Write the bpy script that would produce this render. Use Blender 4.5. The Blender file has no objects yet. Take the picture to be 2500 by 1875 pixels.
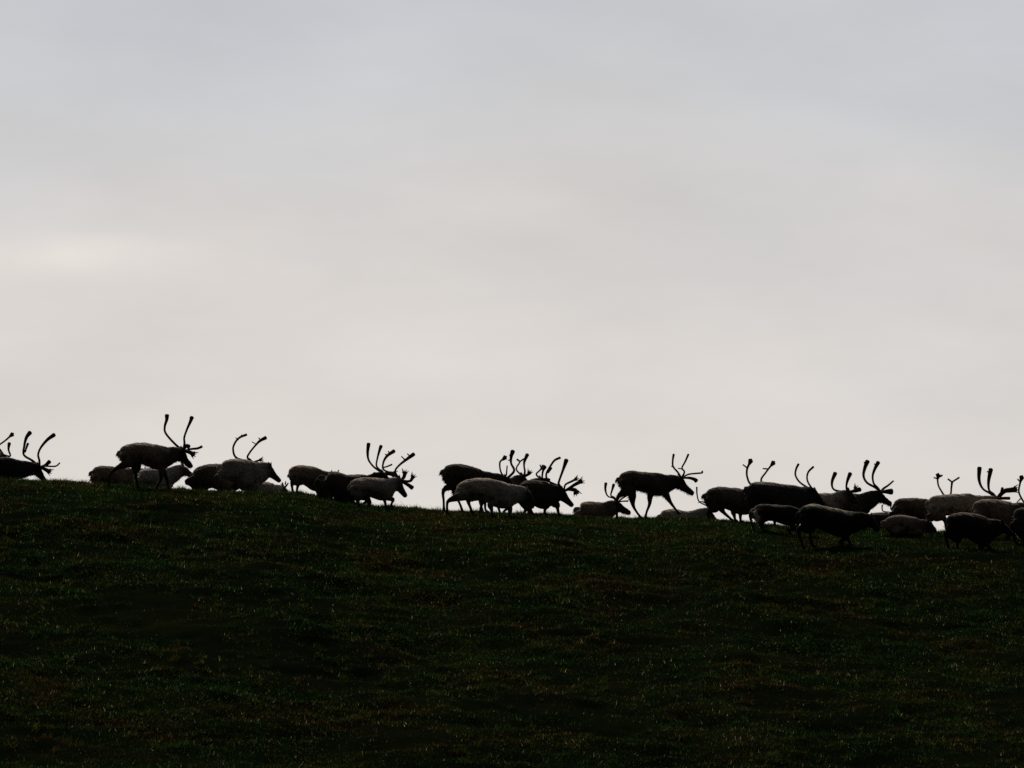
import bpy, math, random
import numpy as np
from mathutils import Vector, noise

random.seed(7)
RNG = np.random.default_rng(7)
SC = bpy.context.scene
COL = SC.collection

# ------------------------------------------------------------------ camera
F_PX, CX, CY = 15000.0, 1250.0, 937.5        # focal length and centre of the 2500 x 1875 photograph
EL0 = math.radians(5.1)                      # the camera looks up at the ridge
CAM_Z = 1.7
cam_data = bpy.data.cameras.new('camera')
cam = bpy.data.objects.new('camera', cam_data)
COL.objects.link(cam)
cam.location = (0, 0, CAM_Z)
cam.rotation_euler = (math.pi / 2 + EL0, 0, 0)
cam_data.sensor_width = 36.0
cam_data.lens = 36.0 * F_PX / 2500.0
cam_data.clip_start = 0.5
cam_data.clip_end = 20000.0
SC.camera = cam

# ------------------------------------------------------------------ light
SUN_EL, SUN_AZ = math.radians(44), math.radians(-16)     # beyond the ridge behind thin cloud, a little to the left
world = bpy.data.worlds.new('World')
SC.world = world
world.use_nodes = True
wn, wl = world.node_tree.nodes, world.node_tree.links
wn.clear()


def N(t, **kw):
    n = wn.new(t)
    for k, v in kw.items():
        setattr(n, k, v)
    return n


def wmath(op, a, b=None, clamp=False):
    n = N('ShaderNodeMath', operation=op)
    n.use_clamp = clamp
    for i, v in enumerate((a, b)):
        if v is None:
            continue
        if isinstance(v, (int, float)):
            n.inputs[i].default_value = v
        else:
            wl.new(v, n.inputs[i])
    return n.outputs[0]


def wramp(src, stops):
    n = N('ShaderNodeValToRGB')
    e = n.color_ramp.elements
    while len(e) > 1:
        e.remove(e[-1])
    e[0].position, e[0].color = stops[0][0], stops[0][1]
    for p, c in stops[1:]:
        x = e.new(p)
        x.color = c
    wl.new(src, n.inputs[0])
    return n.outputs[0]


def lin(r, g, b):
    f = lambda c: (c / 255 / 12.92) if c / 255 <= 0.04045 else ((c / 255 + 0.055) / 1.055) ** 2.4
    return (f(r), f(g), f(b), 1)


sky = N('ShaderNodeTexSky', sky_type='NISHITA')
sky.sun_disc = False
sky.sun_elevation = SUN_EL
sky.sun_rotation = SUN_AZ
sky.dust_density = 2.0
tc = N('ShaderNodeTexCoord')
sep = N('ShaderNodeSeparateXYZ')
wl.new(tc.outputs['Generated'], sep.inputs[0])
X, Y, Z = sep.outputs
# soft layered cloud: noise stretched sideways shifts the height at which each tone sits
mp = N('ShaderNodeMapping')
mp.inputs['Scale'].default_value = (9.0, 9.0, 26.0)
mp.inputs['Location'].default_value = (3.1, 0.0, 1.4)
wl.new(tc.outputs['Generated'], mp.inputs[0])
nz = N('ShaderNodeTexNoise')
nz.inputs['Scale'].default_value = 1.0
nz.inputs['Detail'].default_value = 5.0
nz.inputs['Roughness'].default_value = 0.5
wl.new(mp.outputs[0], nz.inputs['Vector'])
shift = wmath('MULTIPLY', wmath('SUBTRACT', nz.outputs['Fac'], 0.5), 0.085)
zz = wmath('ADD', Z, shift)
tilt = wmath('MULTIPLY', X, 0.10)             # the pale band hangs lower towards the right
zz = wmath('ADD', zz, tilt)
front = wramp(zz, [(0.00, lin(225, 218, 212)), (0.080, lin(221, 215, 210)), (0.099, lin(217, 212, 208)), (0.111, lin(210, 207, 206)),
                   (0.128, lin(205, 205, 206)), (0.150, lin(200, 202, 206)), (0.18, lin(193, 195, 203)),
                   (0.32, lin(120, 124, 132)), (0.62, lin(150, 154, 160)), (1.0, lin(175, 178, 182))])
# unseen sky away from the front is dimmed to darken ground and flanks
az = N('ShaderNodeMapRange')
az.inputs[1].default_value, az.inputs[2].default_value = 0.1, 0.95
az.inputs[3].default_value, az.inputs[4].default_value = 0.04, 1.0
az.clamp = True
wl.new(Y, az.inputs[0])
high = N('ShaderNodeMapRange')
high.inputs[1].default_value, high.inputs[2].default_value = 0.45, 0.85
high.clamp = True
wl.new(Z, high.inputs[0])
SKY_TOP = 0.22
mixv = N('ShaderNodeMix', data_type='FLOAT')
wl.new(high.outputs[0], mixv.inputs[0])
wl.new(az.outputs[0], mixv.inputs[2])
mixv.inputs[3].default_value = SKY_TOP
# gentle mottling of the cloud
nz2 = N('ShaderNodeTexNoise')
nz2.inputs['Scale'].default_value = 2.6
nz2.inputs['Detail'].default_value = 6.0
wl.new(mp.outputs[0], nz2.inputs['Vector'])
mot = wmath('ADD', wmath('MULTIPLY', nz2.outputs['Fac'], 0.22), 0.885)
gain = wmath('MULTIPLY', wmath('MULTIPLY', mixv.outputs[0], mot), 10.0)
# a thin place in the cloud low on the left lets a little warm light through
gx_ = wmath('DIVIDE', wmath('ADD', X, 0.078), 0.022)
gz_ = wmath('DIVIDE', wmath('SUBTRACT', wmath('ADD', Z, wmath('MULTIPLY', shift, 0.14)), 0.1092), 0.0034)
g_ = wmath('EXPONENT', wmath('MULTIPLY', wmath('ADD', wmath('MULTIPLY', gx_, gx_), wmath('MULTIPLY', gz_, gz_)), -1.0))
glow = N('ShaderNodeMix', data_type='RGBA')
wl.new(wmath('MULTIPLY', g_, wmath('ADD', wmath('MULTIPLY', nz2.outputs['Fac'], 1.0), 0.0, True)), glow.inputs[0])
wl.new(front, glow.inputs[6])
glow.inputs[7].default_value = lin(235, 227, 221)
vs = N('ShaderNodeVectorMath', operation='SCALE')
wl.new(glow.outputs[2], vs.inputs[0])
wl.new(gain, vs.inputs['Scale'])
mixc = N('ShaderNodeMix', data_type='RGBA')
mixc.inputs[0].default_value = 0.98           # the clouds leave little clear sky
wl.new(sky.outputs[0], mixc.inputs[6])
wl.new(vs.outputs[0], mixc.inputs[7])
bg = N('ShaderNodeBackground')
bg.inputs['Strength'].default_value = 0.1
wl.new(mixc.outputs[2], bg.inputs['Color'])
wo = N('ShaderNodeOutputWorld')
wl.new(bg.outputs[0], wo.inputs[0])

sun_data = bpy.data.lights.new('sun', 'SUN')
sun_data.energy = 3.2
sun_data.angle = math.radians(14)
sun_data.color = (1.0, 0.88, 0.74)
sun = bpy.data.objects.new('sun', sun_data)
COL.objects.link(sun)
to_sun = Vector((math.sin(SUN_AZ) * math.cos(SUN_EL), math.cos(SUN_AZ) * math.cos(SUN_EL), math.sin(SUN_EL)))
sun.rotation_euler = to_sun.to_track_quat('Z', 'Y').to_euler()
sun.location = to_sun * 500

SC.cycles.use_denoising = False                # keep the grain of the fine grass
SC.view_settings.view_transform = 'Standard'
SC.view_settings.look = 'None'
SC.view_settings.exposure = 0.0
SC.view_settings.gamma = 1.0


# ------------------------------------------------------------------ materials
def new_mat(name, rough=0.9):
    m = bpy.data.materials.new(name)
    m.use_nodes = True
    b = m.node_tree.nodes['Principled BSDF']
    b.inputs['Roughness'].default_value = rough
    b.inputs['Specular IOR Level'].default_value = 0.15
    return m, m.node_tree.nodes, m.node_tree.links, b


def coat_mat():
    m, n, l, b = new_mat('coat_hair', 0.95)
    a = n.new('ShaderNodeAttribute')
    a.attribute_name = 'coat'
    t = n.new('ShaderNodeTexCoord')
    z = n.new('ShaderNodeTexNoise')
    z.inputs['Scale'].default_value = 20
    z.inputs['Detail'].default_value = 5
    l.new(t.outputs['Object'], z.inputs['Vector'])
    r = n.new('ShaderNodeMapRange')
    r.inputs[1].default_value, r.inputs[2].default_value = 0.25, 0.75
    r.inputs[3].default_value, r.inputs[4].default_value = 0.5, 1.4
    l.new(z.outputs['Fac'], r.inputs[0])
    v = n.new('ShaderNodeVectorMath')
    v.operation = 'SCALE'
    l.new(a.outputs['Color'], v.inputs[0])
    l.new(r.outputs[0], v.inputs['Scale'])
    l.new(v.outputs[0], b.inputs['Base Color'])
    b.inputs['Sheen Weight'].default_value = 0.1
    return m


def velvet_mat():
    m, n, l, b = new_mat('antler_velvet', 0.9)
    t = n.new('ShaderNodeTexCoord')
    z = n.new('ShaderNodeTexNoise')
    z.inputs['Scale'].default_value = 18
    z.inputs['Detail'].default_value = 4
    l.new(t.outputs['Object'], z.inputs['Vector'])
    r = n.new('ShaderNodeValToRGB')
    r.color_ramp.elements[0].position, r.color_ramp.elements[0].color = 0.3, (0.022, 0.014, 0.011, 1)
    r.color_ramp.elements[1].position, r.color_ramp.elements[1].color = 0.75, (0.075, 0.05, 0.04, 1)
    l.new(z.outputs['Fac'], r.inputs[0])
    l.new(r.outputs[0], b.inputs['Base Color'])
    return m


def eye_mat():
    m, n, l, b = new_mat('eye_dark', 0.15)
    t = n.new('ShaderNodeTexCoord')
    z = n.new('ShaderNodeTexNoise')
    l.new(t.outputs['Object'], z.inputs['Vector'])
    r = n.new('ShaderNodeValToRGB')
    r.color_ramp.elements[0].color = (0.005, 0.004, 0.003, 1)
    r.color_ramp.elements[1].color = (0.02, 0.014, 0.01, 1)
    l.new(z.outputs['Fac'], r.inputs[0])
    l.new(r.outputs[0], b.inputs['Base Color'])
    return m


def ground_mat():
    m, n, l, b = new_mat('tundra_heath', 1.0)
    t = n.new('ShaderNodeTexCoord')
    z1 = n.new('ShaderNodeTexNoise')
    z1.inputs['Scale'].default_value = 0.35
    z1.inputs['Detail'].default_value = 8
    z1.inputs['Roughness'].default_value = 0.65
    l.new(t.outputs['Object'], z1.inputs['Vector'])
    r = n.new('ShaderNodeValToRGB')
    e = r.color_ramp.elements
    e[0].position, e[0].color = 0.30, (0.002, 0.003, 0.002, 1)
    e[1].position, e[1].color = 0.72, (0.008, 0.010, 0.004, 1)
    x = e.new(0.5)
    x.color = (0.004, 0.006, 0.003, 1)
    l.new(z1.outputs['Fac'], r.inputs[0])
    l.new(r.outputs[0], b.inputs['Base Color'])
    b.inputs['Specular IOR Level'].default_value = 0.0
    return m


def grass_mat():
    m = bpy.data.materials.new('sedge_blade')
    m.use_nodes = True
    n, l = m.node_tree.nodes, m.node_tree.links
    n.clear()
    a = n.new('ShaderNodeAttribute')
    a.attribute_name = 'blade'
    t = n.new('ShaderNodeTexCoord')
    z = n.new('ShaderNodeTexNoise')
    z.inputs['Scale'].default_value = 2.0
    z.inputs['Detail'].default_value = 4
    l.new(t.outputs['Object'], z.inputs['Vector'])
    r = n.new('ShaderNodeMapRange')
    r.inputs[1].default_value, r.inputs[2].default_value = 0.3, 0.7
    r.inputs[3].default_value, r.inputs[4].default_value = 0.6, 1.3
    l.new(z.outputs['Fac'], r.inputs[0])
    v = n.new('ShaderNodeVectorMath')
    v.operation = 'SCALE'
    l.new(a.outputs['Color'], v.inputs[0])
    l.new(r.outputs[0], v.inputs['Scale'])
    d = n.new('ShaderNodeBsdfDiffuse')
    tr = n.new('ShaderNodeBsdfTranslucent')
    mx = n.new('ShaderNodeMixShader')
    mx.inputs[0].default_value = 0.3
    l.new(v.outputs[0], d.inputs['Color'])
    l.new(v.outputs[0], tr.inputs['Color'])
    l.new(d.outputs[0], mx.inputs[1])
    l.new(tr.outputs[0], mx.inputs[2])
    o = n.new('ShaderNodeOutputMaterial')
    l.new(mx.outputs[0], o.inputs[0])
    return m


M_COAT, M_VELVET, M_EYE, M_GROUND, M_GRASS = coat_mat(), velvet_mat(), eye_mat(), ground_mat(), grass_mat()

# ------------------------------------------------------------------ terrain
RIDGE = np.array([(-900, 1120), (-300, 1158), (0, 1167), (122, 1172), (215, 1179), (440, 1190), (478, 1195), (734, 1201),
                  (800, 1214), (877, 1228), (902, 1233), (969, 1236), (1080, 1244), (1166, 1246), (1257, 1251),
                  (1356, 1254), (1513, 1264), (1612, 1264), (1700, 1263), (1781, 1271), (1850, 1276), (1906, 1283),
                  (2100, 1290), (2300, 1296), (2500, 1302), (2900, 1315), (3600, 1330)], float)
RY, RCURV, DLIN = 150.0, 75.0, 12.0
GRASS_LIFT = 5.0


def ray(px, py):
    r, u = (px - CX) / F_PX, (CY - py) / F_PX
    ce, se = math.cos(EL0), math.sin(EL0)
    return r, ce - u * se, se + u * ce


def world_at(px, py, Yw):
    r, a, b = ray(px, py)
    return Vector((Yw * r / a, Yw, CAM_Z + Yw * b / a))


def px_of(p):
    ce, se = math.cos(EL0), math.sin(EL0)
    y, z = p[1], p[2] - CAM_Z
    dep = y * ce + z * se
    return CX + F_PX * p[0] / dep, CY - F_PX * (-y * se + z * ce) / dep


def fdrop(d):
    a = np.abs(d)
    return np.where(a < DLIN, a * a / (2 * RCURV), DLIN * DLIN / (2 * RCURV) + (a - DLIN) * DLIN / RCURV)


def vnoise(x, y, s, seed):
    """smooth value noise on numpy arrays"""
    x, y = x * s + seed * 17.3, y * s + seed * 9.7
    xi, yi = np.floor(x).astype(np.int64), np.floor(y).astype(np.int64)
    fx, fy = x - xi, y - yi
    fx, fy = fx * fx * (3 - 2 * fx), fy * fy * (3 - 2 * fy)

    def h(a, b):
        v = (a * 374761393 + b * 668265263 + seed * 1442695) & 0x7fffffff
        v = ((v ^ (v >> 13)) * 1274126177) & 0x7fffffff
        return ((v ^ (v >> 16)) & 0xffff) / 65535.0
    return ((h(xi, yi) * (1 - fx) + h(xi + 1, yi) * fx) * (1 - fy) +
            (h(xi, yi + 1) * (1 - fx) + h(xi + 1, yi + 1) * fx) * fy)


def terrain(Xw, Yw):
    Xw, Yw = np.asarray(Xw, float), np.asarray(Yw, float)
    px = CX + Xw * 0.9978 * F_PX / RY
    py = np.zeros_like(px)
    for o, w in ((-30, .2), (-12, .2), (0, .2), (12, .2), (30, .2)):      # rounded ridge line
        py += w * np.interp(px + o, RIDGE[:, 0], RIDGE[:, 1])
    T = np.tan(EL0 + np.arctan((CY - py - GRASS_LIFT) / F_PX))
    z = CAM_Z + Yw * T - fdrop(Yw - RY)
    z = z + 0.05 * (vnoise(Xw, Yw, 1.1, 3) - .5) + 0.045 * (vnoise(Xw, Yw, 2.9, 5) - .5)
    z = z + 0.22 * (vnoise(Xw, Yw, 0.32, 8) - .5) * np.clip((144 - Yw) / 10, 0, 1)
    near = np.clip((145.5 - Yw) / 6, 0.2, 1)
    z = z + near * (0.16 * (vnoise(Xw, Yw, 0.8, 41) - .5) + 0.13 * (vnoise(Xw, Yw, 1.9, 42) - .5) + 0.05 * (vnoise(Xw, Yw, 4.2, 43) - .5))
    k = 1.2
    z = np.where(z > 8, z, k * np.log1p(np.exp(np.clip(z / k, -40, 40))))
    fade = np.exp(-(np.clip(np.abs(Xw) - 250, 0, None) / 300) ** 2)
    return z * fade


def mesh_from_np(name, verts, faces_flat, loop_total, mats, smooth=True):
    me = bpy.data.meshes.new(name)
    verts = np.asarray(verts, np.float32)
    nf = len(faces_flat) // loop_total
    me.vertices.add(len(verts))
    me.vertices.foreach_set('co', verts.ravel())
    me.loops.add(len(faces_flat))
    me.loops.foreach_set('vertex_index', np.asarray(faces_flat, np.int32))
    me.polygons.add(nf)
    me.polygons.foreach_set('loop_start', np.arange(0, nf * loop_total, loop_total, dtype=np.int32))
    me.polygons.foreach_set('loop_total', np.full(nf, loop_total, np.int32))
    me.polygons.foreach_set('use_smooth', np.full(nf, smooth, bool))
    me.update(calc_edges=True)
    for m in mats:
        me.materials.append(m)
    return me


def link(name, me, parent=None):
    o = bpy.data.objects.new(name, me)
    COL.objects.link(o)
    if parent is not None:
        o.parent = parent
    return o


def spread(lo, hi, step, far, g=1.25):
    a = list(np.arange(lo, hi + 1e-6, step))
    s, x = step, hi
    up = []
    while x < far:
        s *= g
        x += s
        up.append(x)
    s, x = step, lo
    dn = []
    while x > -far:
        s *= g
        x -= s
        dn.append(x)
    return np.array(dn[::-1] + a + up)


def build_ground():
    xs = spread(-16, 16, 0.13, 6000)
    ys = spread(96, 170, 0.16, 6000)
    gx, gy = np.meshgrid(xs, ys)
    gz = terrain(gx, gy)
    v = np.stack([gx, gy, gz], -1).reshape(-1, 3)
    nx, ny = len(xs), len(ys)
    i = (np.arange(ny - 1)[:, None] * nx + np.arange(nx - 1)[None]).ravel()
    f = np.stack([i, i + 1, i + 1 + nx, i + nx], -1).ravel()
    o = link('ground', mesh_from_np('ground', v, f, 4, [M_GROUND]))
    o['kind'] = 'structure'


build_ground()


# ------------------------------------------------------------------ grass
def build_grass():
    n = 1700000
    # even cover on the picture of the slope: more blades near the crest, where the view grazes the ground
    y = 98 + (166 - 98) * RNG.random(n) ** 0.85
    side = (RNG.random(n) - .5) * 2
    over = RNG.random(n) < 0.25                # thinner cover further out to either side
    x = np.where(over, side * 0.20, side * 0.0955) * y
    patch = vnoise(x, y, 0.55, 11) * .55 + vnoise(x, y, 1.7, 12) * .3 + vnoise(x, y, 4.0, 13) * .15
    # tussocks: dense tufts of longer blades
    nt, per = 5200, 64
    ty = 103 + (160 - 103) * RNG.random(nt) ** 0.85
    tx = (RNG.random(nt) - .5) * 2 * 0.14 * ty
    ok = vnoise(tx, ty, 0.5, 15) > .42
    tx, ty = np.repeat(tx[ok], per), np.repeat(ty[ok], per)
    nn = len(tx)
    rad_, ang_ = 0.11 * RNG.random(nn) ** .6, RNG.random(nn) * 2 * np.pi
    x, y = np.concatenate([x, tx + rad_ * np.cos(ang_)]), np.concatenate([y, ty + rad_ * np.sin(ang_)])
    tuft = np.concatenate([np.zeros(n, bool), np.ones(nn, bool)])
    patch = np.concatenate([patch, np.full(nn, .7)])
    n = len(x)
    broad = vnoise(x, y, 0.16, 14)
    cover = np.clip((patch + .35 * (broad - .5) - .30) * 3.2 + .45 * np.clip((y - 122) / 24, 0, 1), 0.05, 1)
    keep = RNG.random(n) < cover
    x, y, patch, tuft = x[keep], y[keep], patch[keep], tuft[keep]
    n = len(x)
    z = terrain(x, y) - 0.01
    crest = np.clip(1 - np.abs(y - 150) / 5, 0, 1)
    h = (0.020 + 0.055 * RNG.random(n) ** 2) * (0.6 + 0.9 * patch) * (1 + 0.15 * crest)
    tall = RNG.random(n) < 0.008 + 0.015 * crest
    h[tall] *= 1.8
    h[tuft] *= 1.45
    w = 0.004 + 0.007 * RNG.random(n)
    a = RNG.random(n) * 2 * np.pi
    lean = RNG.normal(0, 0.45, (n, 2)) * h[:, None]
    base = np.stack([x, y, z], -1)
    side = np.stack([np.cos(a) * w, np.sin(a) * w, np.zeros(n)], -1)
    tip = base + np.stack([lean[:, 0], lean[:, 1], h], -1)
    v = np.stack([base - side, base + side, tip], 1).reshape(-1, 3)
    f = np.arange(3 * n)
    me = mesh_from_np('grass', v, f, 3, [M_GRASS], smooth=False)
    hue = vnoise(x, y, 0.8, 21) * .6 + vnoise(x, y, 2.6, 22) * .4
    c = np.empty((n, 3))
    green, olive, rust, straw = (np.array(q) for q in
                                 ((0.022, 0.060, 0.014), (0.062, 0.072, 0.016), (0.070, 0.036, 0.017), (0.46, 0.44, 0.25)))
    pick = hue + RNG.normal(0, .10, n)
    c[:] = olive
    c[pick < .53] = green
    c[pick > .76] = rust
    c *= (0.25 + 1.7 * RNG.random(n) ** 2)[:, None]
    dry = RNG.random(n) < 0.03
    c[dry] = straw * (0.25 + 1.0 * RNG.random(dry.sum()))[:, None]

    col = np.ones((n, 3, 4), np.float32)
    col[:, :, :3] = c[:, None, :]
    at = me.color_attributes.new('blade', 'FLOAT_COLOR', 'POINT')
    at.data.foreach_set('color', col.ravel())
    o = link('grass', me)
    o['kind'] = 'stuff'
    o['label'] = 'short dark tundra grass covering the hillside below the herd'
    o['category'] = 'grass'


build_grass()


# ------------------------------------------------------------------ reindeer
VIEW = {1: (0, 980, 500 / 2212), 2: (400, 980, 400 / 2212), 3: (680, 1050, 400 / 2212), 4: (1040, 1070, 400 / 2212),
        5: (1350, 1080, 400 / 2212), 6: (1680, 1090, 400 / 2212), 7: (1900, 1090, 400 / 2212), 8: (2150, 1090, 350 / 1936)}


def to_px(k, pts):
    x0, y0, s = VIEW[k]
    return [(x0 + p[0] * s, y0 + p[1] * s) for p in pts]


def catmull(pts, sub):
    p = np.asarray(pts, float)
    if len(p) < 3:
        t = np.linspace(0, 1, sub * (len(p) - 1) + 1)[:, None]
        return p[0] * (1 - t) + p[-1] * t
    q = np.vstack([2 * p[0] - p[1], p, 2 * p[-1] - p[-2]])
    out = []
    for i in range(1, len(q) - 2):
        for j in range(sub):
            t = j / sub
            out.append(0.5 * (2 * q[i] + (q[i + 1] - q[i - 1]) * t + (2 * q[i - 1] - 5 * q[i] + 4 * q[i + 1] - q[i + 2]) * t * t +
                              (3 * q[i] - q[i - 1] - 3 * q[i + 1] + q[i + 2]) * t ** 3))
    out.append(p[-1])
    return np.array(out)


class Shell:
    """collects lofted limbs; each ring is an ellipse: rl across the animal, rv in the plane of its side"""

    def __init__(self):
        self.v, self.f, self.skel = [], [], []

    def chain(self, pts, rl, rv, col, sub=4, seg=12):
        m = catmull(np.column_stack([np.asarray(pts, float), rl, rv]), sub)
        P, RL, RV = m[:, :3], np.maximum(m[:, 3], .004), np.maximum(m[:, 4], .004)
        t = np.gradient(P, axis=0)
        t /= np.linalg.norm(t, axis=1)[:, None] + 1e-9
        # rounded ends
        P = np.vstack([P[0] - t[0] * RV[0] * .55, P[0] - t[0] * RV[0] * .35, P, P[-1] + t[-1] * RV[-1] * .35, P[-1] + t[-1] * RV[-1] * .55])
        RL = np.concatenate([[RL[0] * .45, RL[0] * .8], RL, [RL[-1] * .8, RL[-1] * .45]])
        RV = np.concatenate([[RV[0] * .45, RV[0] * .8], RV, [RV[-1] * .8, RV[-1] * .45]])
        t = np.vstack([t[0], t[0], t, t[-1], t[-1]])
        b0 = len(self.v)
        for p, d, a, b in zip(P, t, RL, RV):
            lat = np.array([0., 1., 0.]) - d * d[1]
            nl = np.linalg.norm(lat)
            lat = lat / nl if nl > .15 else np.array([1., 0., 0.])
            up = np.cross(d, lat)
            up /= np.linalg.norm(up) + 1e-9
            for s in range(seg):
                th = 2 * math.pi * s / seg
                self.v.append(tuple(p + lat * a * math.cos(th) + up * b * math.sin(th)))
        n = len(P)
        for i in range(n - 1):
            for s in range(seg):
                a, b = b0 + i * seg + s, b0 + i * seg + (s + 1) % seg
                self.f.append((a, b, b + seg, a + seg))
        self.f.append(tuple(b0 + s for s in range(seg))[::-1])
        self.f.append(tuple(b0 + (n - 1) * seg + s for s in range(seg)))
        if col is not None:
            k = len(m)
            cols = col if isinstance(col, list) else [col] * len(pts)
            for i in range(k):
                u = i / max(k - 1, 1) * (len(cols) - 1)
                j = min(int(u), len(cols) - 2) if len(cols) > 1 else 0
                w = u - j
                c = np.array(cols[j]) * (1 - w) + np.array(cols[min(j + 1, len(cols) - 1)]) * w
                self.skel.append((m[i, 0], m[i, 1], m[i, 2], max(m[i, 3], m[i, 4]), *c))

    def mesh(self, name):
        me = bpy.data.meshes.new(name)
        me.from_pydata(self.v, [], self.f)
        me.update()
        return me


COATS = {   # body, neck, face, leg, rump patch, underside with shade painted in
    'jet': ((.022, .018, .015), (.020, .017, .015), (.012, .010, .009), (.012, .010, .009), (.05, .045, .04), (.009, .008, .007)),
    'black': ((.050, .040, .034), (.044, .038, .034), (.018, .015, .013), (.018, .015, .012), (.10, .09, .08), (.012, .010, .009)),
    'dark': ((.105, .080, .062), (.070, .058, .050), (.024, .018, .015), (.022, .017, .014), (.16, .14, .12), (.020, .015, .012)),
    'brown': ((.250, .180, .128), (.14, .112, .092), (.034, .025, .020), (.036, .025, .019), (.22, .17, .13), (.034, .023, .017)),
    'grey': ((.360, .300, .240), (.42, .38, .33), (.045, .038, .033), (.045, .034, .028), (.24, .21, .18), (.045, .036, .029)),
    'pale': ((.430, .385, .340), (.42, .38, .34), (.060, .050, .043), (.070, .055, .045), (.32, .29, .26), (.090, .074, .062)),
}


def solve_depth(px, foot_py, side):
    r = float(np.interp(px, RIDGE[:, 0], RIDGE[:, 1]))
    drop = max(foot_py - r, 0.0) * 0.01
    lim = DLIN * DLIN / (2 * RCURV)
    d = math.sqrt(2 * RCURV * drop) if drop < lim else DLIN + (drop - lim) / (DLIN / RCURV)
    return d if side == 'f' else -d


REMESH = []
INFO = []


def make_reindeer(label, k, coat, back, poll, nose, side='n', H=112, dep=54, d=None, legs=None, antlers=None, tines=(),
                  yaw=0.0, girth=1.0, lying=False, mane=1.0, spread_y=0.2, seed=0, saddle=None, rumpc=None):
    """one animal; back, poll, nose, legs and antlers are outlines of its side as seen, turned into metres at its own distance"""
    x0v, y0v, s = VIEW[k]
    back = to_px(k, back)
    poll, nose = to_px(k, [poll])[0], to_px(k, [nose])[0]
    bx = np.array([b[0] for b in back])
    by = np.array([b[1] for b in back])
    xr, xc = bx[0], bx[-1]
    xm = .5 * (xr + xc)
    if d is None:
        d = solve_depth(xm, float(np.interp(xm, bx, by)) + H, side)
    Y0 = RY + d
    base = world_at(xm, 1250, Y0)
    base.z = float(terrain(base.x, base.y))
    cs, sn = math.cos(yaw), math.sin(yaw)
    mpp = 0.01 * Y0 / RY                       # metres per pixel of the photograph at this distance

    def loc(px, py, yl=0.0):
        Yw = Y0 + yl * cs
        for _ in range(3):
            p = world_at(px, py, Yw)
            al = (p.x - base.x + yl * sn) / cs
            Yw = Y0 + al * sn + yl * cs
        p = world_at(px, py, Yw)
        q = p - base
        return np.array((q.x * cs + q.y * sn, -q.x * sn + q.y * cs, q.z))

    def foot(px, yl, lift=0.0):
        q = loc(px, 1250, yl)
        wx = base.x + q[0] * cs - q[1] * sn
        wy = base.y + q[0] * sn + q[1] * cs
        q[2] = float(terrain(wx, wy)) - base.z + lift
        return q

    def local_px(q):
        w = (base.x + q[0] * cs - q[1] * sn, base.y + q[0] * sn + q[1] * cs, base.z + q[2])
        return px_of(w)

    body, neck, face, leg, rump, belly_shade = COATS[coat]
    D = dep * mpp
    sh = Shell()
    if rumpc:
        rump = rumpc
        for yl in (-.15, .15):
            for dx, dy in ((4, .3), (9, .5), (5, .65)):
                p = loc(xr + dx, by[0] + dep * dy, yl)
                sh.skel.append((p[0], p[1], p[2], .11, *rumpc))
    # trunk
    ts = [0.02, .10, .25, .42, .60, .76, .88, .97]
    dp = [.46, .76, .90, .90, .99, 1.07, 1.00, .74]
    lw = [.085, .150, .205, .235, .235, .205, .165, .115]
    pts, rl, rv = [], [], []
    for t, q, w in zip(ts, dp, lw):
        x = xr + (xc - xr) * t
        yt = float(np.interp(x, bx, by))
        h = dep * q
        pts.append(loc(x, yt + h / 2 + (dep * .06 if t < .05 else 0)))
        rv.append(h / 2 * mpp)
        rl.append(w * girth * D / .54)
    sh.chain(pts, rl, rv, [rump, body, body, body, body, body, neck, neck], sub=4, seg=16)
    trunk = pts
    # painted underside shade, flank stripe and paler mane are carried by extra colour points
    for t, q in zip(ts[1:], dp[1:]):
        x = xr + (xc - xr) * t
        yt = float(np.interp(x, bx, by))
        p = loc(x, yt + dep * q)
        sh.skel.append((p[0], 0, p[2] + .03, .10, *belly_shade))
        sh.skel.append((p[0],   .19, p[2] + .13, .10, *((np.array(body) * .3 + np.array(belly_shade) * .7))))
        sh.skel.append((p[0], -.19, p[2] + .13, .10, *((np.array(body) * .3 + np.array(belly_shade) * .7))))
    if saddle is not None:                     # lighter stripe along the spine, mostly light on the back painted in
        for t in np.linspace(.15, .97, 12):
            x = xr + (xc - xr) * t
            p = loc(x, float(np.interp(x, bx, by)) + 2)
            sh.skel.append((p[0], 0, p[2], .08, *saddle))
            for yl in (-.11, .11):
                sh.skel.append((p[0], yl, p[2] - .05, .085, *saddle))
    # tail
    t0 = loc(xr + 1, by[0] + dep * .06)
    sh.chain([t0 + (.04, 0, -.02), t0 + (-.06, 0, -.025), t0 + (-.11, 0, -.12)], [.035, .04, .015], [.035, .04, .018], rump, sub=2, seg=8)
    # neck
    xs_ = xr + (xc - xr) * .84
    ys_ = float(np.interp(xs_, bx, by))
    n0 = loc(xs_, ys_ + dep * .46)
    P = loc(*poll)
    Q = loc(*nose)
    hd = (Q - P) / (np.linalg.norm(Q - P) + 1e-9)
    hl = np.linalg.norm(Q - P)
    up = np.array((-hd[2], 0, hd[0]))
    Pc = P + hd * .05 - up * .10             # centre of the skull behind the poll
    n1 = n0 * .62 + Pc * .38 + (0, 0, -.01)
    n2 = n0 * .28 + Pc * .72 + (0, 0, .00)
    sc = D / .54
    sh.chain([n0, n1, n2, Pc], [.155 * sc, .135 * sc, .115 * sc, .09 * sc], [.24 * sc, .21 * sc, .18 * sc, .135 * sc],
             [neck, neck, neck, face], sub=4, seg=14)
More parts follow.
